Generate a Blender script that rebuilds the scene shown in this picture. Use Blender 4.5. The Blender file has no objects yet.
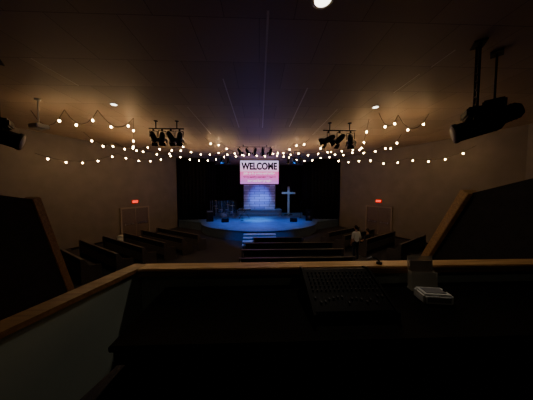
import bpy, bmesh, math, random
from mathutils import Vector, Matrix, Euler
random.seed(4)
C=bpy.context; D=bpy.data; COL=C.scene.collection

# ---------------------------------------------------------------- materials
def mat(name,col,rough=0.7,metal=0.0,emit=None,es=0.0,noise=0.0,nscale=8.0,bump=0.0,spec=0.3,alpha=1.0,trans=0.0,darkcol=None):
    m=D.materials.new(name); m.use_nodes=True; nt=m.node_tree; b=nt.nodes['Principled BSDF']
    b.inputs['Base Color'].default_value=(*col,1); b.inputs['Roughness'].default_value=rough
    b.inputs['Metallic'].default_value=metal; b.inputs['Specular IOR Level'].default_value=spec
    b.inputs['Alpha'].default_value=alpha; b.inputs['Transmission Weight'].default_value=trans
    if emit: b.inputs['Emission Color'].default_value=(*emit,1); b.inputs['Emission Strength'].default_value=es
    if noise>0 or bump>0:
        tc=nt.nodes.new('ShaderNodeTexCoord'); n=nt.nodes.new('ShaderNodeTexNoise'); n.inputs['Scale'].default_value=nscale
        n.inputs['Detail'].default_value=6
        nt.links.new(tc.outputs['Object'],n.inputs['Vector'])
        if noise>0:
            r=nt.nodes.new('ShaderNodeValToRGB'); e=r.color_ramp.elements
            dc=darkcol or tuple(c*(1-noise) for c in col)
            e[0].position=.3; e[0].color=(*dc,1); e[1].position=.7; e[1].color=(*[min(1,c*(1+noise*.4)) for c in col],1)
            nt.links.new(n.outputs['Fac'],r.inputs['Fac']); nt.links.new(r.outputs['Color'],b.inputs['Base Color'])
        if bump>0:
            bp=nt.nodes.new('ShaderNodeBump'); bp.inputs['Strength'].default_value=bump
            nt.links.new(n.outputs['Fac'],bp.inputs['Height']); nt.links.new(bp.outputs['Normal'],b.inputs['Normal'])
    return m
def wood(name,c1,c2,rough=.4,scale=3):
    m=D.materials.new(name); m.use_nodes=True; nt=m.node_tree; b=nt.nodes['Principled BSDF']
    tc=nt.nodes.new('ShaderNodeTexCoord'); w=nt.nodes.new('ShaderNodeTexNoise'); w.inputs['Scale'].default_value=scale; w.inputs['Detail'].default_value=8
    mp=nt.nodes.new('ShaderNodeMapping'); mp.inputs['Scale'].default_value=(1,12,12)
    r=nt.nodes.new('ShaderNodeValToRGB'); r.color_ramp.elements[0].color=(*c1,1); r.color_ramp.elements[1].color=(*c2,1)
    r.color_ramp.elements[0].position=.35; r.color_ramp.elements[1].position=.65
    nt.links.new(tc.outputs['Object'],mp.inputs['Vector']); nt.links.new(mp.outputs['Vector'],w.inputs['Vector'])
    nt.links.new(w.outputs['Fac'],r.inputs['Fac']); nt.links.new(r.outputs['Color'],b.inputs['Base Color']); b.inputs['Roughness'].default_value=rough
    return m
def brickmat(name,c1,c2,mortar,scale,rough=.8,bw=.5,rh=.25,ms=.02):
    m=D.materials.new(name); m.use_nodes=True; nt=m.node_tree; b=nt.nodes['Principled BSDF']
    tc=nt.nodes.new('ShaderNodeTexCoord'); br=nt.nodes.new('ShaderNodeTexBrick')
    br.inputs['Color1'].default_value=(*c1,1); br.inputs['Color2'].default_value=(*c2,1); br.inputs['Mortar'].default_value=(*mortar,1)
    br.inputs['Scale'].default_value=scale; br.inputs['Mortar Size'].default_value=ms
    br.inputs['Brick Width'].default_value=bw; br.inputs['Row Height'].default_value=rh
    mp=nt.nodes.new('ShaderNodeMapping')
    nt.links.new(tc.outputs['Object'],mp.inputs['Vector']); nt.links.new(mp.outputs['Vector'],br.inputs['Vector'])
    nt.links.new(br.outputs['Color'],b.inputs['Base Color']); b.inputs['Roughness'].default_value=rough
    return m,mp
M_ceil,_=brickmat('ceiling_panels',(.52,.395,.26),(.42,.315,.205),(.17,.125,.085),1.0,.5,bw=1.22,rh=1.22,ms=.006)
M_wall=mat('painted_wall',(.235,.205,.18),.85,noise=.12,nscale=1.5)
M_boothwall=mat('booth_paint',(.38,.43,.38),.85,noise=.1,nscale=2)
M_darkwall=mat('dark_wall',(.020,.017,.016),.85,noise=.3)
M_carpet=mat('carpet',(.042,.042,.050),.95,noise=.5,nscale=40,bump=.3)
M_black=mat('black_cloth',(.006,.006,.008),.95,noise=.4,nscale=12)
M_blackmetal=mat('black_metal',(.02,.02,.02),.45,metal=.3)
M_blackplastic=mat('black_plastic',(.007,.007,.008),.6,spec=.12)
M_desk=mat('desk_laminate_black',(.003,.003,.003),.7,spec=.08)
M_grey=mat('grey_plastic',(.22,.22,.23),.5)
M_tread=mat('tread_edge',(.42,.44,.50),.6)
M_knob=mat('knob_grey',(.06,.06,.07),.5,spec=.15)
M_knobd=mat('knob_dark',(.02,.02,.022),.5,spec=.15)
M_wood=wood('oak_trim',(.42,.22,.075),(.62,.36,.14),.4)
M_woodshade=wood('oak_trim_shaded',(.22,.11,.045),(.35,.19,.08),.45)  # same oak with shade painted into its colour, for the dimmer-lit trims
M_pew=mat('pew_fabric',(.035,.036,.045),.85,noise=.3,nscale=30)
M_pewwood=wood('pew_wood',(.07,.065,.065),(.13,.115,.11),.4)
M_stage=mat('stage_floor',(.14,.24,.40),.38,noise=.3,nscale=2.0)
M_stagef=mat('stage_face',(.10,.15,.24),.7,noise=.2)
M_white=mat('white_plastic',(.7,.7,.66),.5)
M_door=wood('door_wood',(.15,.115,.10),(.20,.155,.13),.5)
M_frame=mat('door_frame',(.36,.30,.24),.6)
M_steel=mat('steel',(.5,.5,.5),.3,metal=1)
M_bulb=mat('bulb_glow',(1,.8,.5),.4,emit=(1,.62,.28),es=82)
M_down=mat('downlight_lens',(1,1,1),.4,emit=(1,.93,.78),es=6)
M_exit=mat('exit_red',(.5,.02,.01),.4,emit=(1,.03,.01),es=3)
M_exitbody=mat('exit_housing_red',(.25,.02,.02),.5,emit=(1,.02,.01),es=.25)
M_seam=mat('ceiling_seam',(.9,.82,.68),.5)
M_cable=mat('cable',(.03,.025,.02),.6)
M_lens=mat('lamp_lens',(.3,.3,.35),.1,emit=(.35,.5,1),es=.6)
M_lensw=mat('lamp_lens_on',(.8,.8,.8),.1,emit=(.8,.88,1),es=9)
M_skin=mat('skin',(.5,.30,.2),.55,noise=.1)
M_hair=mat('hair',(.03,.02,.015),.7,noise=.3,nscale=60)
M_shirtw=mat('white_shirt',(.9,.87,.80),.85,noise=.06)
M_shirtd=mat('dark_shirt',(.03,.03,.04),.85,noise=.2)
M_jeans=mat('dark_jeans',(.02,.025,.05),.9,noise=.2)
M_shoe=mat('shoe',(.02,.02,.02),.6)
M_eye=mat('eye',(.02,.015,.01),.2)
M_lip=mat('lips',(.4,.15,.12),.5)
M_cym=mat('cymbal',(.6,.42,.15),.3,metal=1)
M_drum=mat('drum_shell',(.05,.05,.08),.25)
M_skinD=mat('drum_head',(.25,.25,.28),.5)
M_cross=mat('cross_wood',(.34,.42,.50),.6,noise=.25,nscale=6)
M_acr=mat('clear_acrylic',(.75,.72,.62),.2,alpha=.35)

# ---------------------------------------------------------------- mesh builder
class MB:
    def __init__(s): s.bm=bmesh.new(); s.mats=[]
    def mi(s,m):
        if m not in s.mats: s.mats.append(m)
        return s.mats.index(m)
    def _fin(s,vs,m,smooth=False):
        i=s.mi(m); fs=set()
        for v in vs:
            for f in v.link_faces: fs.add(f)
        for f in fs: f.material_index=i; f.smooth=smooth
    def box(s,c,size,m,rot=None,bev=0):
        mt=Matrix.Translation(c)@((rot.to_matrix().to_4x4()) if isinstance(rot,Euler) else (rot or Matrix.Identity(4)))@Matrix.Diagonal((*size,1))
        r=bmesh.ops.create_cube(s.bm,size=1,matrix=mt); vs=r['verts']; s._fin(vs,m)
        if bev:
            es=list({e for v in vs for e in v.link_edges})
            bmesh.ops.bevel(s.bm,geom=es,offset=bev,segments=2,affect='EDGES')
    def cyl(s,p0,p1,r0,m,r1=None,seg=16,caps=True):
        p0=Vector(p0);p1=Vector(p1);d=p1-p0
        q=d.to_track_quat('Z','Y').to_matrix().to_4x4()
        r=bmesh.ops.create_cone(s.bm,cap_ends=caps,cap_tris=False,segments=seg,radius1=r0,radius2=r0 if r1 is None else r1,depth=d.length,matrix=Matrix.Translation((p0+p1)/2)@q)
        s._fin(r['verts'],m,True)
    def sph(s,c,r,m,sc=(1,1,1),u=12,v=8):
        rr=bmesh.ops.create_uvsphere(s.bm,u_segments=u,v_segments=v,radius=r,matrix=Matrix.Translation(c)@Matrix.Diagonal((*sc,1)))
        s._fin(rr['verts'],m,True)
    def prism(s,pts,z0,z1,m,mtop=None):
        b=[s.bm.verts.new((x,y,z0)) for x,y in pts]; t=[s.bm.verts.new((x,y,z1)) for x,y in pts]
        i=s.mi(m); j=s.mi(mtop or m); n=len(pts)
        f=s.bm.faces.new(t); f.material_index=j
        f=s.bm.faces.new(b[::-1]); f.material_index=i
        for k in range(n):
            f=s.bm.faces.new((b[k],b[(k+1)%n],t[(k+1)%n],t[k])); f.material_index=i
    def extr(s,pts,axisvec,m):
        a=[s.bm.verts.new(p) for p in pts]; v=Vector(axisvec); b=[s.bm.verts.new(Vector(p)+v) for p in pts]; i=s.mi(m); n=len(pts)
        s.bm.faces.new(a).material_index=i; s.bm.faces.new(b[::-1]).material_index=i
        for k in range(n): s.bm.faces.new((a[k],b[k],b[(k+1)%n],a[(k+1)%n])).material_index=i
    def obj(s,name,loc=(0,0,0),rotz=0,parent=None,rot=None):
        bmesh.ops.recalc_face_normals(s.bm,faces=s.bm.faces)
        me=D.meshes.new(name); s.bm.to_mesh(me); s.bm.free()
        for m in s.mats: me.materials.append(m)
        o=D.objects.new(name,me); COL.objects.link(o); o.location=loc
        o.rotation_euler=rot if rot else (0,0,rotz)
        if parent: o.parent=parent
        return o
def empty(name,loc=(0,0,0),rotz=0):
    e=D.objects.new(name,None); COL.objects.link(e); e.location=loc; e.rotation_euler=(0,0,rotz); e.empty_display_size=.1; return e

CEIL=6.5
# ---------------------------------------------------------------- room shell
def wallx(Y): return 9.83-.465*(Y-14.3) if Y>8.9 else 12.34
b=MB(); b.prism([(-13,-3),(13,-3),(13,25),(-13,25)],-.2,0,M_carpet); b.obj('floor')
b=MB(); b.prism([(-13,-3),(13,-3),(13,25),(-13,25)],CEIL,CEIL+.2,M_ceil); b.obj('ceiling')
for sgn,nm in((-1,'left'),(1,'right')):
    b=MB()
    pts=[(12.34,-3),(12.34,8.9),(wallx(18.9),18.9),(wallx(18.9)+.2,18.9),(12.6,8.9),(12.6,-3)]
    b.prism([(sgn*x,y) for x,y in pts],0,CEIL,M_wall); b.obj('wall_'+nm)
    b=MB(); pts=[(12.30,-3),(12.30,8.9),(wallx(14.1)-.03,14.1),(wallx(14.1),14.1),(12.34,8.9),(12.34,-3)]
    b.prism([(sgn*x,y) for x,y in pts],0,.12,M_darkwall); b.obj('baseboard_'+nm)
b=MB(); b.prism([(-13,-3.2),(13,-3.2),(13,-3),(-13,-3)],0,CEIL,M_darkwall); b.obj('wall_rear')
b=MB(); b.prism([(-8,24.6),(8,24.6),(8,24.8),(-8,24.8)],0,CEIL,M_darkwall); b.obj('wall_front')
for sgn,nm in((-1,'stage_left'),(1,'stage_right')):
    b=MB(); b.prism([(sgn*7.76,18.9),(sgn*7.96,18.9),(sgn*7.96,24.6),(sgn*7.76,24.6)],0,CEIL,M_darkwall); b.obj('wall_'+nm)
for i,(x,y0,y1,w) in enumerate([(.15,3.5,9.8,.04),(-.98,5.6,9.8,.032),(1.42,6.0,9.6,.032),(-5.2,4.9,6.1,.02),(4.15,5.2,6.2,.022),(4.2,4.3,4.9,.02),(-2.6,7.5,11,.018),(2.9,7.5,11,.018)]):
    b=MB(); b.box((x,(y0+y1)/2,CEIL-.004),(w,y1-y0,.008),M_seam); b.obj('trim_%d'%(i+1))

# ---------------------------------------------------------------- doors + exit signs
for sgn in(-1,1):
    cy=15.3; cx=sgn*wallx(cy)
    dirv=Vector((-.465*sgn,1,0)).normalized(); nrm=Vector((-sgn*dirv.y, dirv.x*sgn,0)); 
    if nrm.x*sgn>0: nrm=-nrm
    rz=math.atan2(dirv.y,dirv.x)
    e=empty('door_%d'%(1 if sgn<0 else 2),(cx,cy,0),rz)
    s_=1 if (Matrix.Rotation(rz,3,'Z')@Vector((0,1,0))).dot(nrm)>0 else -1
    b=MB()
    for k in(-1,1):
        b.box((k*.49,s_*.05,1.06),(.95,.05,2.1),M_door,bev=.006)
        b.box((k*.49,s_*.078,1.55),(.5,.01,.7),M_door,bev=.003)
        b.box((k*.49,s_*.078,.55),(.6,.01,.7),M_door,bev=.003)
        b.box((k*.49,s_*.11,1.0),(.7,.04,.05),M_steel,bev=.01)
        b.box((k*.25,s_*.09,1.0),(.05,.06,.12),M_steel); b.box((k*.78,s_*.09,1.0),(.05,.06,.12),M_steel)
    b.obj('leaves',parent=e)
    b=MB()
    for k in(-1,1): b.box((k*1.03,s_*.06,1.1),(.1,.10,2.2),M_frame)
    b.box((0,s_*.06,2.18),(2.16,.10,.1),M_frame); b.box((0,s_*.07,1.1),(.03,.04,2.1),M_frame); b.obj('frame',parent=e)
    e=empty('exit_sign',(cx,cy,2.62),rz); 
    b=MB(); b.box((0,s_*.05,0),(.46,.08,.26),M_exitbody,bev=.01); b.obj('housing',parent=e)
    t=D.curves.new('exit_text','FONT'); t.body='EXIT'; t.size=.2; t.align_x='CENTER'; t.align_y='CENTER'; t.extrude=.004; t.offset=.008
    t.materials.append(M_exit); to=D.objects.new('letters',t); COL.objects.link(to); to.parent=e
    to.location=(0,s_*.096,0); to.rotation_euler=(math.pi/2,0,0 if s_<0 else math.pi)

# ---------------------------------------------------------------- stage
pts=[]
R=(5**2+3.8**2)/(2*3.8)
a0=math.asin(5/R)
for k in range(33):
    a=-a0+2*a0*k/32; pts.append((R*math.sin(a),13.5+R-R*math.cos(a)))
outer=pts+[(7.6,18.9),(7.7,24.5),(-7.7,24.5),(-7.6,18.9)]
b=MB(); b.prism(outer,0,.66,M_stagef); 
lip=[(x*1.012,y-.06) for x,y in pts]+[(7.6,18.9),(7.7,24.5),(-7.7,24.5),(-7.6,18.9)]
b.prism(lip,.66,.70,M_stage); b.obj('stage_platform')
b=MB(); b.box((0,22.8,1.0),(4.8,2.6,.58),M_stagef); b.box((0,22.8,1.31),(4.86,2.66,.04),M_stage); b.box((0,21.3,.84),(4.2,.4,.26),M_stagef); b.obj('stage_riser')
b=MB()
for k in range(4):
    z=.14*(4-k); y=13.32-.36*k
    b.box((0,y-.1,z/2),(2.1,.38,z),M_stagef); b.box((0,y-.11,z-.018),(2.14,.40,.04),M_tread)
b.obj('stage_steps')

# ---------------------------------------------------------------- curtains
def curtain(name,p0,p1,z0,z1,m,amp=.09,wl=.32):
    p0=Vector(p0);p1=Vector(p1);d=p1-p0;L=d.length;u=d/L;n=Vector((-u.y,u.x)); N=int(L/wl*10)
    bm=bmesh.new(); rows=[]
    for z,a in((z0,1.15),(z0+.6*(z1-z0),1.0),(z1,.6)):
        rows.append([bm.verts.new((*(p0+u*(L*i/N)+n*(amp*a*math.sin(2*math.pi*i/10)+.03*math.sin(i*.37))),z)) for i in range(N+1)])
    for r in range(2):
        for i in range(N): bm.faces.new((rows[r][i],rows[r][i+1],rows[r+1][i+1],rows[r+1][i])).smooth=True
    me=D.meshes.new(name); bm.to_mesh(me); bm.free(); me.materials.append(m); o=D.objects.new(name,me); COL.objects.link(o)
    md=o.modifiers.new('thick','SOLIDIFY'); md.thickness=.015
    return o
curtain('stage_curtain',(-7.4,18.75),(-4.9,19.1),.72,6.45,M_black)
curtain('stage_curtain',(4.9,19.1),(7.4,18.75),.72,6.45,M_black)
curtain('stage_backdrop_curtain',(-7.5,24.3),(7.5,24.3),.72,6.45,M_black)
curtain('stage_side_curtain',(-5.6,20.6),(-4.7,21.6),.72,6.45,M_black)
curtain('stage_side_curtain',(4.7,21.6),(5.6,20.6),.72,6.45,M_black)

# ---------------------------------------------------------------- projection screen
e=empty('projection_screen',(0,19.5,5.2))
M_scr=D.materials.new('screen_picture'); M_scr.use_nodes=True; nt=M_scr.node_tree; nt.nodes.clear()
out=nt.nodes.new('ShaderNodeOutputMaterial'); em=nt.nodes.new('ShaderNodeEmission'); tc=nt.nodes.new('ShaderNodeTexCoord'); sp=nt.nodes.new('ShaderNodeSeparateXYZ')
rp=nt.nodes.new('ShaderNodeValToRGB'); el=rp.color_ramp.elements
mr=nt.nodes.new('ShaderNodeMapRange'); mr.inputs['From Min'].default_value=-1.12; mr.inputs['From Max'].default_value=1.12
el[0].position=0; el[0].color=(.60,.20,.74,1); el[1].position=.5; el[1].color=(.92,.14,.46,1)
x=el.new(.56); x.color=(.95,.48,.80,1); x=el.new(1.0); x.color=(.66,.54,.90,1)
nt.links.new(tc.outputs['Object'],sp.inputs[0]); nt.links.new(sp.outputs['Z'],mr.inputs['Value']); nt.links.new(mr.outputs[0],rp.inputs[0]); nt.links.new(rp.outputs[0],em.inputs[0]); nt.links.new(em.outputs[0],out.inputs[0]); em.inputs[1].default_value=1.35
b=MB(); b.box((0,0,0),(3.7,.04,2.24),M_scr); b.obj('picture_surface',parent=e)
b=MB()
for k in(-1,1): b.box((k*1.89,0,0),(.08,.08,2.4),M_blackmetal)
b.box((0,0,1.16),(3.86,.08,.08),M_blackmetal); b.box((0,0,-1.16),(3.86,.08,.08),M_blackmetal)
for k in(-1,1): b.cyl((k*1.5,0,1.2),(k*1.5,0,1.29),.02,M_blackmetal)
b.obj('frame',parent=e)
M_ink=mat('ink_black',(.005,.005,.01),.9); M_pink=mat('ink_white',(.9,.8,.9),.9,emit=(1,.75,.95),es=1.1)
M_mag=mat('ink_magenta',(.4,.0,.15),.9,emit=(.5,.02,.18),es=.8)
def text(body,size,x,z,m,par,y=-.03,off=0.0,sx=1):
    t=D.curves.new(body,'FONT'); t.body=body; t.size=size; t.align_x='CENTER'; t.align_y='CENTER'; t.offset=off; t.extrude=.003
    t.materials.append(m); o=D.objects.new('lettering',t); COL.objects.link(o); o.parent=par; o.location=(x,y,z); o.rotation_euler=(math.pi/2,0,0); o.scale=(sx,1,1); return o
text('WELCOME',.90,0,.55,M_ink,e,off=.04,sx=.78)
text('join us in person and online',.27,0,-.10,M_pink,e,off=.012)
text('every sunday morning 9 and 11',.25,0,-.45,M_mag,e,off=.012)
text('love god love people',.27,0,-.82,M_pink,e,off=.012)

Mb,mp=brickmat('panel_planks',(.50,.57,.78),(.27,.32,.52),(.09,.10,.16),1.0,bw=1.1,rh=.28,ms=.02)
mp.inputs['Rotation'].default_value=(math.pi/2,0,0)
b=MB(); b.box((0,0,0),(3.5,.1,2.8),Mb)
for k in(-1,1): b.box((k*1.78,0,0),(.08,.16,2.80),M_blackmetal); b.box((k*1.4,.35,-1.36),(.08,.7,.06),M_blackmetal)
b.obj('stage_backdrop_panel',(0,22.4,2.74))

e=empty('wooden_cross',(3.2,22,.70))
b=MB(); b.box((0,0,1.62),(.22,.14,3.1),M_cross,bev=.015); b.box((0,0,2.45),(1.5,.15,.22),M_cross,bev=.015); b.obj('beams',parent=e)
b=MB(); b.box((0,0,.04),(.9,.18,.08),M_blackmetal); b.box((0,0,.04),(.18,.9,.08),M_blackmetal)
b.cyl((.0,.4,.08),(0,.06,.7),.03,M_blackmetal); b.obj('stand',parent=e)

# drum kit + shield
e=empty('drum_kit',(-3.5,20.0,.70))
b=MB()
b.cyl((0,-.55,.30),(0,-.1,.30),.29,M_drum,seg=28); b.cyl((0,-.57,.30),(0,-.55,.30),.28,M_skinD,seg=28)
for x,y,z,r,h in((-.28,-.25,.75,.15,.22),(.28,-.25,.75,.16,.24),(.6,.25,.42,.2,.38),(-.5,.2,.58,.18,.15)):
    b.cyl((x,y,z-h/2),(x,y,z+h/2),r,M_drum,seg=24); b.cyl((x,y,z+h/2),(x,y,z+h/2+.01),r*.97,M_skinD,seg=24)
    b.cyl((x,y,0 if z<.7 else .5),(x,y,z-h/2),.015,M_steel)
for x,y,z,r in((-.85,-.1,1.2,.24),(.8,-.2,1.25,.26),(-.85,.3,.9,.18),(.35,.1,1.3,.2)):
    b.cyl((x,y,z),(x,y,z+.03),r,M_cym,r1=.03,seg=24); b.cyl((x,y,.05),(x,y,z+.05),.012,M_steel)
    for a in range(3): b.cyl((x,y,.3),(x+.22*math.cos(a*2.1),y+.22*math.sin(a*2.1),.01),.01,M_steel)
b.cyl((0,.6,.48),(0,.6,.56),.17,M_black,seg=20); b.cyl((0,.6,0),(0,.6,.48),.02,M_steel)
b.obj('drums_and_cymbals',parent=e)
M_shield=mat('acrylic_shield',(.2,.3,.4),.08,alpha=.07)
b=MB()
for k in range(6):
    a0_=math.radians(200+k*23.3); a1_=math.radians(200+(k+1)*23.3); r=1.35
    p=(r*math.cos(a0_),r*math.sin(a0_)); q=(r*math.cos(a1_),r*math.sin(a1_))
    b.extr([(p[0],p[1],0.01),(q[0],q[1],.01),(q[0],q[1],1.8),(p[0],p[1],1.8)],(0,.01,0),M_shield)
    b.cyl((p[0],p[1],0),(p[0],p[1],1.8),.012,M_grey,seg=8)
b.obj('shield_panels',parent=e)
def wedge(x,y,rz):
    b=MB(); b.extr([(-.3,-.2,0),(-.3,.22,0),(-.3,.22,.12),(-.3,-.12,.36),(-.3,-.2,.30)],(.6,0,0),M_blackplastic)
    b.box((0,.06,.24),(.5,.34,.01),M_blackmetal,rot=Euler((-.61,0,0))); b.obj('stage_monitor',(x,y,.70),rz)
wedge(-3.0,17.4,.3); wedge(3.0,17.4,-.3)
def micstand(x,y):
    b=MB(); b.cyl((0,0,0),(0,0,.02),.15,M_blackmetal); b.cyl((0,0,.02),(0,0,1.4),.012,M_blackmetal); b.cyl((0,0,1.4),(0,-.2,1.55),.01,M_blackmetal)
    b.cyl((0,-.2,1.55),(0,-.32,1.6),.018,M_blackmetal,r1=.022); b.sph((0,-.35,1.61),.03,M_grey); b.obj('microphone_stand',(x,y,.70))
micstand(-1.6,18.3); micstand(4.1,19.8)
b=MB(); b.box((0,0,.85),(1.25,.32,.1),M_blackplastic,bev=.01); b.box((0,-.04,.905),(1.1,.16,.012),M_white)
for k in(-1,1):
    b.cyl((k*.5,-.15,0.01),(k*.1,.12,.8),.015,M_blackmetal); b.cyl((-k*.1,-.12,.8),(k*.5,.15,.01),.015,M_blackmetal)
b.obj('keyboard_piano',(-1.5,19.6,.705),.2)
b=MB(); b.box((0,0,.5),(.6,.35,1.0),M_blackplastic,bev=.02); b.box((0,-.18,.45),(.5,.02,.75),M_black); b.box((0,-.18,.9),(.5,.02,.1),M_grey)
b.obj('guitar_amplifier',(-4.4,17.8,.70),.2)
b=MB(); b.box((0,0,.5),(.6,.4,1.0),M_blackplastic,bev=.02); b.cyl((0,-.21,.3),(0,-.2,.3),.2,M_blackmetal); b.cyl((0,-.21,.75),(0,-.2,.75),.1,M_blackmetal); b.obj('loudspeaker',(4.5,18.0,.70),-.2)

# ---------------------------------------------------------------- pews
def pew(x,y,rz,L):
    e=empty('church_pew',(x,y,0),rz)   # faces +Y local
    b=MB(); b.box((0,.05,.42),(L-.1,.46,.08),M_pew,bev=.02); b.box((0,-.22,.66),(L-.1,.08,.5),M_pew,rot=Euler((.14,0,0)),bev=.02)
    b.obj('cushions',parent=e)
    b=MB(); b.box((0,-.275,.905),(L,.09,.035),M_pewwood,bev=.01); b.box((0,-.26,.45),(L-.06,.03,.35),M_pewwood)
    for k in(-1,1):
        b.extr([(k*L/2-.025,-.33,0),(k*L/2-.025,.30,0),(k*L/2-.025,.28,.6),(k*L/2-.025,-.1,.66),(k*L/2-.025,-.24,.93),(k*L/2-.025,-.34,.93)],(.05,0,0),M_pewwood)
    b.obj('frame',parent=e)
AN=math.radians(34)
for i in range(7): pew(-5.1-.56*i,12.9-.83*i,-AN,4.2 if i<5 else 3.6)
for (x,y) in((5.4,13.0),(6.0,12.15),(6.8,11.3),(7.9,10.3),(8.4,9.4)): pew(x,y,AN,3.4)
for y in(11.0,9.9,8.8,7.75): 
    L=4.4 if y<10 else 2.7
    pew(1.45 if y<10 else 1.0,y,0,L)

# ---------------------------------------------------------------- people
def skinmesh(name,joints,edges,root,sub=2):
    me=D.meshes.new(name+'_sk'); keys=list(joints); me.from_pydata([joints[k][0] for k in keys],[(keys.index(a),keys.index(c)) for a,c in edges],[])
    o=D.objects.new(name+'_sk',me); COL.objects.link(o)
    o.modifiers.new('s','SKIN'); 
    for i,k in enumerate(keys):
        sv=me.skin_vertices[0].data[i]; r=joints[k][1]; sv.radius=(r if isinstance(r,tuple) else (r,r)); sv.use_root=(k==root)
    sb=o.modifiers.new('u','SUBSURF'); sb.levels=sub; sb.render_levels=sub
    dg=C.evaluated_depsgraph_get(); dg.update(); m2=D.meshes.new_from_object(o.evaluated_get(dg)); D.objects.remove(o); return m2
def person(nm,loc,rz,seated,shirt):
    root=empty(nm,loc,rz); dz=-.38 if seated else 0
    J={'pel':((0,0,.95+dz),(.155,.115)),'sp':((0,-.01,1.10+dz),(.14,.105)),'ch':((0,-.01,1.29+dz),(.165,.115)),'nb':((0,-.01,1.43+dz),(.075,.07)),'nk':((0,.0,1.50+dz),(.052,.055)),'hd':((0,.012,1.56+dz),(.06,.065))}
    E=[('pel','sp'),('sp','ch'),('ch','nb'),('nb','nk'),('nk','hd')]
    for s,t in((-1,'L'),(1,'R')):
        J['sh'+t]=((s*.165,-.01,1.385+dz),(.06,.065)); 
        if seated:
            J['el'+t]=((s*.24,.03,1.13+dz),.043); J['wr'+t]=((s*.15,.24,1.04+dz),.027); J['hp'+t]=((s*.09,.03,.93+dz),.09)
            J['kn'+t]=((s*.11,.45,.94+dz),.062); J['an'+t]=((s*.12,.48,.10),.042); J['to'+t]=((s*.13,.64,.045),.036)
        else:
            J['el'+t]=((s*.235,-.04,1.10),.043); J['wr'+t]=((s*.23,.05,.86),.027); J['hp'+t]=((s*.09,0,.88),.092)
            J['kn'+t]=((s*.105,.02+.03*s,.5),.062); J['an'+t]=((s*.11,-.03,.10),.042); J['to'+t]=((s*.13,.13,.045),.036)
        E+=[('ch','sh'+t),('sh'+t,'el'+t),('el'+t,'wr'+t),('pel','hp'+t),('hp'+t,'kn'+t),('kn'+t,'an'+t),('an'+t,'to'+t)]
    def seg(a,c): return Vector(J[a][0]),Vector(J[c][0])
    bonemat={}
    for a,c in E:
        if c[:2]=='sh' or c in('sp','ch','nb'): m=0
        elif c[:2]=='el': m=0
        elif c[:2]=='wr' or c in('nk','hd'): m=2
        elif c[:2] in('hp','kn','an'): m=1
        else: m=3
        bonemat[(a,c)]=m
    me=skinmesh(nm,J,E,'pel')
    for mm in(shirt,M_jeans,M_skin,M_shoe): me.materials.append(mm)
    for p in me.polygons:
        c=p.center; best=9;bi=0
        for (a,d_),m in bonemat.items():
            A,B=seg(a,d_); t=max(0,min(1,(c-A).dot(B-A)/(B-A).length_squared)); ds=(c-(A+(B-A)*t)).length
            if ds<best: best=ds;bi=m
        p.material_index=bi; p.use_smooth=True
    o=D.objects.new('body',me); COL.objects.link(o); o.parent=root
    h=MB(); z=1.625+dz; y=.02
    h.sph((0,y,z),.1,M_skin,sc=(.78,.95,1.18),u=24,v=18); h.sph((0,y+.02,z-.055),.065,M_skin,sc=(.85,.95,.9),u=16,v=12)
    h.cyl((0,y+.085,z+.015),(0,y+.112,z-.018),.009,M_skin,r1=.015,seg=8)
    for s in(-1,1):
        h.sph((s*.031,y+.082,z+.008),.011,M_eye,sc=(1.2,.6,.7)); h.sph((s*.079,y-.005,z-.005),.026,M_skin,sc=(.35,.7,1.1)); h.box((s*.031,y+.088,z+.03),(.03,.008,.006),M_hair)
    h.sph((0,y+.085,z-.055),.02,M_lip,sc=(1.1,.35,.35))
    h.sph((0,y-.018,z+.026),.104,M_hair,sc=(.82,.98,1.08),u=24,v=18)
    h.obj('head',parent=root)
    for s,t in((-1,'L'),(1,'R')):
        w=Vector(J['wr'+t][0]); d=(w-Vector(J['el'+t][0])).normalized(); 
        if seated: d=Vector((-.15*s,.9,-.15)).normalized()
        side=Vector((0,1,0)) if not seated else Vector((1,0,0)); side=(side-d*side.dot(d)).normalized(); nrm_=d.cross(side).normalized()
        inw=nrm_ if (nrm_.dot(Vector((-s,0,0)) if not seated else Vector((0,0,-1)))>0) else -nrm_
        JJ={'w':(w,(.026,.02)),'p':(w+d*.05,(.036,.016)),'q':(w+d*.085,(.036,.014))}; EE=[('w','p'),('p','q')]
        m2=skinmesh('palm',JJ,EE,'w',2); hs=[m2]
        for k,(off,L) in enumerate(((-.029,.062),(-.010,.076),(.010,.08),(.029,.07))):
            b0=w+d*.075+side*off; f={'a':(b0,.0095),'b':(b0+d*L*.5+inw*.006,.009),'c':(b0+d*L*.8+inw*.02,.008),'e':(b0+d*L*1.0+inw*.035,.0075)}
            hs.append(skinmesh('f',f,[('a','b'),('b','c'),('c','e')],'a',1))
        ts=side if not seated else side*(-s)
        f={'a':(w+d*.03+ts*.022,.012),'b':(w+d*.055+ts*.05+inw*.01,.010),'c':(w+d*.085+ts*.058+inw*.02,.009)}
        hs.append(skinmesh('th',f,[('a','b'),('b','c')],'a',1))
        bm=bmesh.new()
        for m_ in hs: bm.from_mesh(m_)
        mh=D.meshes.new('hand'); bm.to_mesh(mh); bm.free(); mh.materials.append(M_skin)
        for p in mh.polygons: p.use_smooth=True; p.material_index=0
        oh=D.objects.new('hand_'+t,mh); COL.objects.link(oh); oh.parent=root
person('standing_person',(4.78,9.65,0),.15,False,M_shirtw)
person('seated_person',(5.98,10.76,0.0),AN,True,M_shirtd)

b=MB(); b.cyl((0,0,0),(0,0,.62),.17,M_white,r1=.21,seg=24,caps=True); b.cyl((0,0,.62),(0,0,.66),.225,M_white,seg=24); b.sph((0,0,.66),.2,M_white,sc=(1,1,.4)); b.obj('waste_bin',(-8.5,12.45,0))

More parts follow.
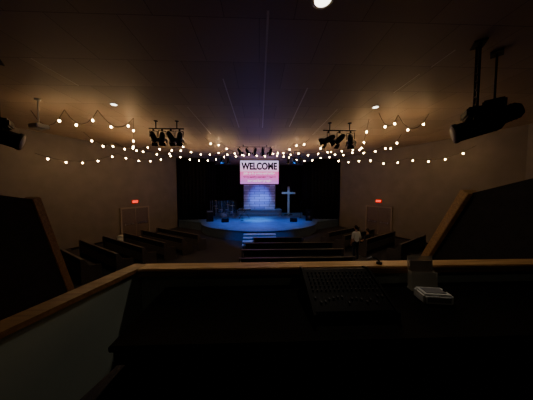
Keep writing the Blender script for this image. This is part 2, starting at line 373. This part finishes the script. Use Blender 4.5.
# ---------------------------------------------------------------- stage lights
def lamp_mesh(b,o,aim,s=1.0,on=False):
    o=Vector(o); aim=Vector(aim).normalized()
    b.box(o+Vector((0,0,-.05*s)),(.06*s,.06*s,.12*s),M_blackmetal,bev=.008)
    c=o+Vector((0,0,-.36*s)); side=aim.cross(Vector((0,0,1))).normalized()
    b.cyl(o+Vector((0,0,-.1*s))-side*.15*s,o+Vector((0,0,-.1*s))+side*.15*s,.014*s,M_blackmetal,seg=8)
    for k in(-1,1): b.cyl(o+Vector((0,0,-.1*s))+side*k*.15*s,c+side*k*.15*s,.014*s,M_blackmetal,seg=8)
    b.cyl(c-aim*.2*s,c+aim*.14*s,.10*s,M_blackmetal,r1=.125*s,seg=24)
    b.cyl(c-aim*.28*s,c-aim*.2*s,.05*s,M_blackmetal,r1=.10*s,seg=24)
    b.cyl(c+aim*.14*s,c+aim*.17*s,.14*s,M_blackmetal,seg=24)
    b.cyl(c+aim*.171*s,c+aim*.175*s,.115*s,M_lensw if on else M_lens,seg=24)
    up=side.cross(aim)
    for v,w_ in((up,side),(-up,side),(side,up),(-side,up)):
        p=c+aim*.17*s+v*.14*s; q=p+aim*.15*s+v*.07*s
        b.extr([p-w_*.11*s,p+w_*.11*s,q+w_*.14*s,q-w_*.14*s],v*.006,M_blackmetal)
def bar(x,y,z,w,n,aimpt,s=1.0,on=(),name='stage_light_bar',vert=2,jit=3):
    e=empty(name,(x,y,z)); b=MB()
    b.cyl((-w/2,0,0),(w/2,0,0),.025*s,M_blackmetal)
    for k in range(vert):
        xx=0 if vert==1 else -w*.3+w*.6*k/(vert-1); b.cyl((xx,0,0),(xx,0,CEIL-z-.02),.02*s,M_blackmetal); b.cyl((xx,0,CEIL-z-.03),(xx,0,CEIL-z-.005),.08*s,M_blackmetal)
    b.obj('pipe',parent=e)
    for i in range(n):
        xx=-w/2+w*(i+.5)/n; b=MB(); a=Vector(aimpt)-Vector((x+xx,y,z)); a.x+=random.uniform(-jit,jit); lamp_mesh(b,(xx,0,0),a,s,i in on); b.obj('lamp_%d'%(i+1),parent=e)
bar(-4.05,9.0,6.16,1.5,4,(-1,17,1),1.0,jit=9)
bar(3.6,9.0,6.16,1.5,3,(1,17,1),1.1,jit=9)
bar(-.3,13.6,6.38,2.6,5,(0,19,1),.8,on=(3,))
bar(-3.2,17.2,6.3,1.6,3,(0,19,1),.8); bar(3.0,17.2,6.3,1.6,3,(0,19,1),.8)
def movinghead(x,y,z,rz,tilt,nm='moving_head_light',truss=True):
    e=empty(nm,(x,y,z),rz); b=MB()
    L=CEIL-z
    if truss:
        for k in(-.09,.09): b.cyl((k,0,.25),(k,0,L-.02),.022,M_blackmetal,seg=10)
        for j in range(int((L-.3)/.16)): 
            z0=.3+.16*j; b.cyl((-.09,0,z0),(.09,0,z0+.14),.012,M_blackmetal,seg=6)
    else: b.cyl((0,0,.25),(0,0,L-.02),.02,M_blackmetal,seg=10)
    b.box((0,0,L-.02),(.28,.2,.03),M_blackmetal)
    b.box((0,0,.22),(.46,.36,.18),M_blackplastic,bev=.03)
    for k in(-1,1): b.box((k*.25,0,.0),(.07,.18,.46),M_blackplastic,bev=.03)
    b.obj('bracket_and_yoke',parent=e)
    b=MB(); a=Vector((0,math.cos(tilt),math.sin(tilt))); c=Vector((0,0,-.08))
    b.cyl(c-a*.35,c+a*.28,.17,M_blackplastic,r1=.19,seg=28); b.cyl(c-a*.42,c-a*.35,.1,M_blackplastic,r1=.17,seg=28)
    b.cyl(c+a*.28,c+a*.34,.21,M_blackmetal,seg=28); b.cyl(c+a*.342,c+a*.346,.17,M_grey,seg=28)
    for k in range(5): b.cyl(c-a*(.3-.07*k),c-a*(.28-.07*k),.185,M_blackmetal,seg=28)
    b.obj('head',parent=e)
movinghead(4.50,4.1,4.87,1.0,-.25)
movinghead(5.20,4.35,5.15,.7,-.3,truss=False)
movinghead(-6.1,5.0,4.85,-.9,-.3,truss=False)
b=MB(); b.box((0,0,0),(.42,.34,.14),M_white,bev=.02); b.cyl((.1,.17,0),(.1,.2,0),.05,M_blackmetal); b.cyl((0,0,.07),(0,0,.87),.02,M_white); b.cyl((0,0,.85),(0,0,.895),.08,M_white); b.obj('video_projector',(-7.3,7.0,5.60),-.3)

# ---------------------------------------------------------------- downlights
def downlight(x,y,r=.10,p=15):
    e=empty('recessed_downlight',(x,y,CEIL)); b=MB()
    b.cyl((0,0,-.015),(0,0,0),r*1.35,M_white,seg=32); b.cyl((0,0,-.02),(0,0,-.014),r,M_down,seg=32); b.obj('trim_and_lens',parent=e)
    l=D.lights.new('downlight','SPOT'); l.energy=p; l.spot_size=2.1; l.spot_blend=.8; l.color=(1,.85,.65); l.shadow_soft_size=.08
    o=D.objects.new('lamp',l); COL.objects.link(o); o.parent=e; o.location=(0,0,-.05)
downlight(1.0,3.26,.13,85); downlight(4.2,7.25,.09,90); downlight(-5.1,7.35,.09,50); downlight(1.6,-1.0,.1,11)  # last one is an added unseen lamp behind the camera, brightening the booth walls

# ---------------------------------------------------------------- string lights (one object)
b=MB()
def strand(pts,sag=.25,sp=.5):
    for (p,q) in zip(pts[:-1],pts[1:]):
        p=Vector(p);q=Vector(q);L=(q-p).length; n=max(2,int(round(L/sp))); prev=p; N=n*3
        for i in range(1,N+1):
            t=i/N; c=p.lerp(q,t); c.z-=sag*4*t*(1-t)*(L/3 if L<3 else 1)
            b.cyl(prev,c,.008,M_cable,seg=5,caps=False); prev=c
            if i%3==2:
                b.cyl(c,c-Vector((0,0,.06)),.018,M_cable,seg=8); b.sph(c-Vector((0,0,.092)),.036,M_bulb,sc=(1,1,1.15),u=10,v=8)
Z=6.46
strand([(-8.5,7.9,Z),(-7.2,7.8,Z),(-6.0,7.8,Z),(-5.2,8.6,Z)],1.3,.6)
strand([(-10.7,10.0,5.25),(-8.2,11.9,5.6),(-6.1,14.6,6.1),(-2.6,16.2,6.3)],.42,.68)
strand([(-7.9,9.4,6.1),(-7.6,11.0,5.95),(-6.4,12.2,6.2),(-4.6,13.0,Z)],.5,.65)
strand([(-5.2,8.6,Z),(-6.85,11.2,5.85),(-4.9,13.4,6.25),(-2.7,14.5,6.3),(-1.0,15.5,6.3)],.35,.7)
strand([(-3.1,11.6,Z),(-2.4,12.8,Z),(-.6,14.6,6.2),(1.2,14.6,6.3)],.4,.7)
strand([(4.6,7.7,Z),(5.5,7.9,Z),(6.6,7.7,Z)],1.5,.55)
strand([(11.0,9.9,5.75),(8.6,11.4,5.35),(6.9,12.8,5.6),(4.9,14.6,6.1),(2.2,16.2,6.3)],.38,.66)
strand([(6.6,9.2,6.1),(6.9,11.0,5.95),(5.6,12.4,6.2),(3.8,13.2,Z)],.5,.65)
strand([(4.6,8.4,Z),(5.6,11.2,5.85),(4.4,13.4,6.2),(2.6,14.5,6.3),(1.2,15.6,6.3)],.35,.7)
strand([(2.9,11.6,Z),(2.2,12.8,Z),(1.2,14.6,6.3)],.4,.7)
b.obj('string_lights')

# ---------------------------------------------------------------- booth
b=MB(); b.prism([(-1.7,-2.9),(3.4,-2.9),(3.4,2.1),(-1.2,2.1)],0,1.9,M_carpet); b.obj('booth_platform')
b=MB(); b.box((1.1,2.08,2.29),(4.6,.1,.76),M_boothwall); b.box((1.1,2.16,1.33),(4.6,.06,2.66),M_boothwall); b.obj('wall_booth_front')
b=MB(); b.box((1.1,2.08,2.69),(4.66,.17,.035),M_wood,bev=.008); b.box((1.1,2.0,2.655),(4.62,.02,.04),M_woodshade); b.obj('trim_booth_front')
def lwall(name,off0,off1,z0,z1,m):
    p0=Vector((-1.22,2.13)); p1=Vector((-1.86,-.5)); u=(p1-p0).normalized(); n=Vector((u.y,-u.x))
    if n.x>0: n=-n
    b=MB(); b.prism([tuple(p0+n*off0),tuple(p1+n*off0),tuple(p1+n*off1),tuple(p0+n*off1)],z0,z1,m); return b.obj(name)
lwall('wall_booth_side',0,.10,1.9,2.67,M_boothwall); lwall('trim_booth_side',-.025,.125,2.672,2.71,M_woodshade)
def stairwall(name,x,pts,m,th):
    b=MB(); b.extr([(x,y,z) for y,z in pts],(th,0,0),m); return b.obj(name)
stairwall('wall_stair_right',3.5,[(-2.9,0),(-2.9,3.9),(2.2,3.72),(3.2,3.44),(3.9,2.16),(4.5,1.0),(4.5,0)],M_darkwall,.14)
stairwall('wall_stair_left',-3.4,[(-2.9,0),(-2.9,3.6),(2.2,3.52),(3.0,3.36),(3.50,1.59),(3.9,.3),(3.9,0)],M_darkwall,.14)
def slanttrim(name,x,p,q,m,w=.2,t=.10):
    p=Vector((0,*p));q=Vector((0,*q)); d=(q-p); c=(p+q)/2; L=d.length; ang=math.atan2(d.z,d.y)
    b=MB(); b.box((0,0,0),(w,L,t),m,bev=.008); b.obj(name,(x,c.y,c.z),rot=(ang,0,0))
slanttrim('trim_stair_right',3.53,(3.22,3.47),(4.49,1.18),M_wood,w=.24,t=.15); slanttrim('trim_stair_left',-3.35,(3.03,3.38),(3.85,.5),M_woodshade,t=.12)
e=empty('booth_desk',(0,0,0)); b=MB(); b.box((1.2,1.62,2.5),(4.3,.78,.04),M_desk,bev=.008); b.box((1.2,1.3,2.42),(4.3,.04,.12),M_desk)
for x in(-.9,.6,1.9,3.2): b.box((x,1.65,2.19),(.05,.6,.58),M_desk)
b.box((1.2,1.95,2.2),(4.3,.02,.5),M_desk); b.obj('desktop_and_legs',parent=e)
e=empty('mixing_console',(.71,1.66,2.52)); b=MB()
b.extr([(-.30,-.26,0.0),(-.30,.24,0.0),(-.30,.24,.22),(-.30,.17,.23),(-.30,-.24,.08),(-.30,-.26,.05)],(.60,0,0),M_blackplastic)
b.extr([(-.32,-.28,0.0),(-.32,.25,0.0),(-.32,.25,.23),(-.32,.16,.25),(-.32,-.28,.08)],(.02,0,0),M_blackplastic)
b.extr([(.30,-.28,0.0),(.30,.25,0.0),(.30,.25,.23),(.30,.16,.25),(.30,-.28,.08)],(.02,0,0),M_blackplastic)
b.obj('chassis',parent=e)
b=MB(); sl=Vector((0,.41,.15)).normalized(); nn=Vector((0,-sl.z,sl.y)); o0=Vector((0,-.24,.08))
rotm=Matrix.Rotation(math.atan2(.15,.41),4,'X')
for i in range(16):
    x=-.27+.54*i/15
    p=o0+sl*.10+Vector((x,0,0)); b.box(p,(.003,.11,.003),M_knobd,rot=rotm); pk=o0+sl*(.06+.07*random.random())+Vector((x,0,0))+nn*.008; b.box(pk,(.013,.018,.013),M_knob,rot=rotm)
    for j in range(6):
        p=o0+sl*(.19+.04*j)+Vector((x,0,0)); b.cyl(p,p+nn*.014,.007,M_knob if j%3==0 else M_knobd,seg=8)
b.obj('knobs_and_faders',parent=e)
b=MB(); b.box((0,0,.045),(.24,.16,.09),M_white,bev=.015); b.box((0,-.081,.05),(.18,.006,.04),M_grey); b.box((0,0,.092),(.16,.09,.006),M_grey); b.cyl((.09,.0,.09),(.09,0,.105),.012,M_blackplastic); b.obj('intercom_box',(1.53,1.67,2.52),-.15)
b=MB()
b.box((0,.03,.16),(.24,.006,.32),M_acr,rot=Euler((-.15,0,0))); b.box((0,-.03,.09),(.24,.006,.18),M_acr,rot=Euler((-.15,0,0)))
for k in(-1,1): b.box((k*.118,0,.09),(.005,.06,.18),M_acr)
b.box((0,0,.004),(.24,.09,.008),M_acr); b.box((0,.015,.15),(.21,.012,.26),M_frame,rot=Euler((-.15,0,0))); b.obj('brochure_holder',(1.60,1.87,2.52),-.1)
b=MB(); b.cyl((0,0,0),(0,0,.02),.03,M_blackmetal); pv=Vector((0,0,.02))
for k in range(1,9):
    a=k/8*2.2; c=Vector((-.05*(1-math.cos(a)),0,.02+.05*math.sin(a*.7))); b.cyl(pv,c,.006,M_blackmetal,seg=8); pv=c
b.cyl(pv,pv+Vector((-.05,0,-.02)),.014,M_grey); b.obj('gooseneck_lamp',(1.28,2.06,2.709))
b=MB(); b.box((0,0,.48),(.48,.46,.09),M_black,bev=.03); b.box((0,-.23,.78),(.44,.07,.5),M_black,bev=.03); b.cyl((0,0,.1),(0,0,.45),.03,M_blackmetal)
for k in range(5):
    a=k*math.tau/5; b.cyl((0,0,.11),(.27*math.cos(a),.27*math.sin(a),.06),.02,M_blackmetal); b.sph((.27*math.cos(a),.27*math.sin(a),.03),.03,M_blackmetal)
b.obj('office_chair',(.2,.6,1.9))

# ---------------------------------------------------------------- lights
def spot(x,y,z,tx,ty,tz,en,col,size=.9,blend=.6,r=.1):
    l=D.lights.new('stage_spot','SPOT'); l.energy=en; l.color=col; l.spot_size=size; l.spot_blend=blend; l.shadow_soft_size=r
    o=D.objects.new('stage_spot_lamp',l); COL.objects.link(o); o.location=(x,y,z); o.rotation_euler=(Vector((tx,ty,tz))-Vector((x,y,z))).to_track_quat('-Z','Y').to_euler(); return o
BL=(.01,.22,1.0)
spot(-1.8,15.2,6.0,-1.6,16.6,.7,1300,BL,1.15,.9); spot(1.8,15.2,6.0,1.6,16.6,.7,1300,BL,1.15,.9)
spot(-3.2,17.0,6.0,-2.6,19,.7,600,BL,1.1,.9); spot(3.0,17.0,6.0,2.6,19,.7,600,BL,1.1,.9)
spot(0,17.0,6.0,-.2,18.6,.7,2200,(.06,.5,1),.65,.9)
spot(0,19.9,6.2,0,21.5,1.2,900,(.12,.35,1),.9)
spot(0,18.0,3.6,0,22.4,2.8,750,(.12,.2,1),.65)
spot(2.2,18.4,5.9,3.2,22,2.2,450,(.2,.5,1),.5)
spot(0,9.6,6.2,0,13.8,.4,1300,BL,.7)
w=D.worlds.new('dim'); C.scene.world=w; w.use_nodes=True; w.node_tree.nodes['Background'].inputs[0].default_value=(.02,.02,.02,1); w.node_tree.nodes['Background'].inputs[1].default_value=0.1

cam=D.cameras.new('camera'); co=D.objects.new('camera',cam); COL.objects.link(co); cam.lens=13.5; cam.sensor_width=36; cam.clip_start=.02
co.location=(0,0,3.5); co.rotation_euler=(math.radians(90-2.9),0,math.radians(-2.0)); C.scene.camera=co
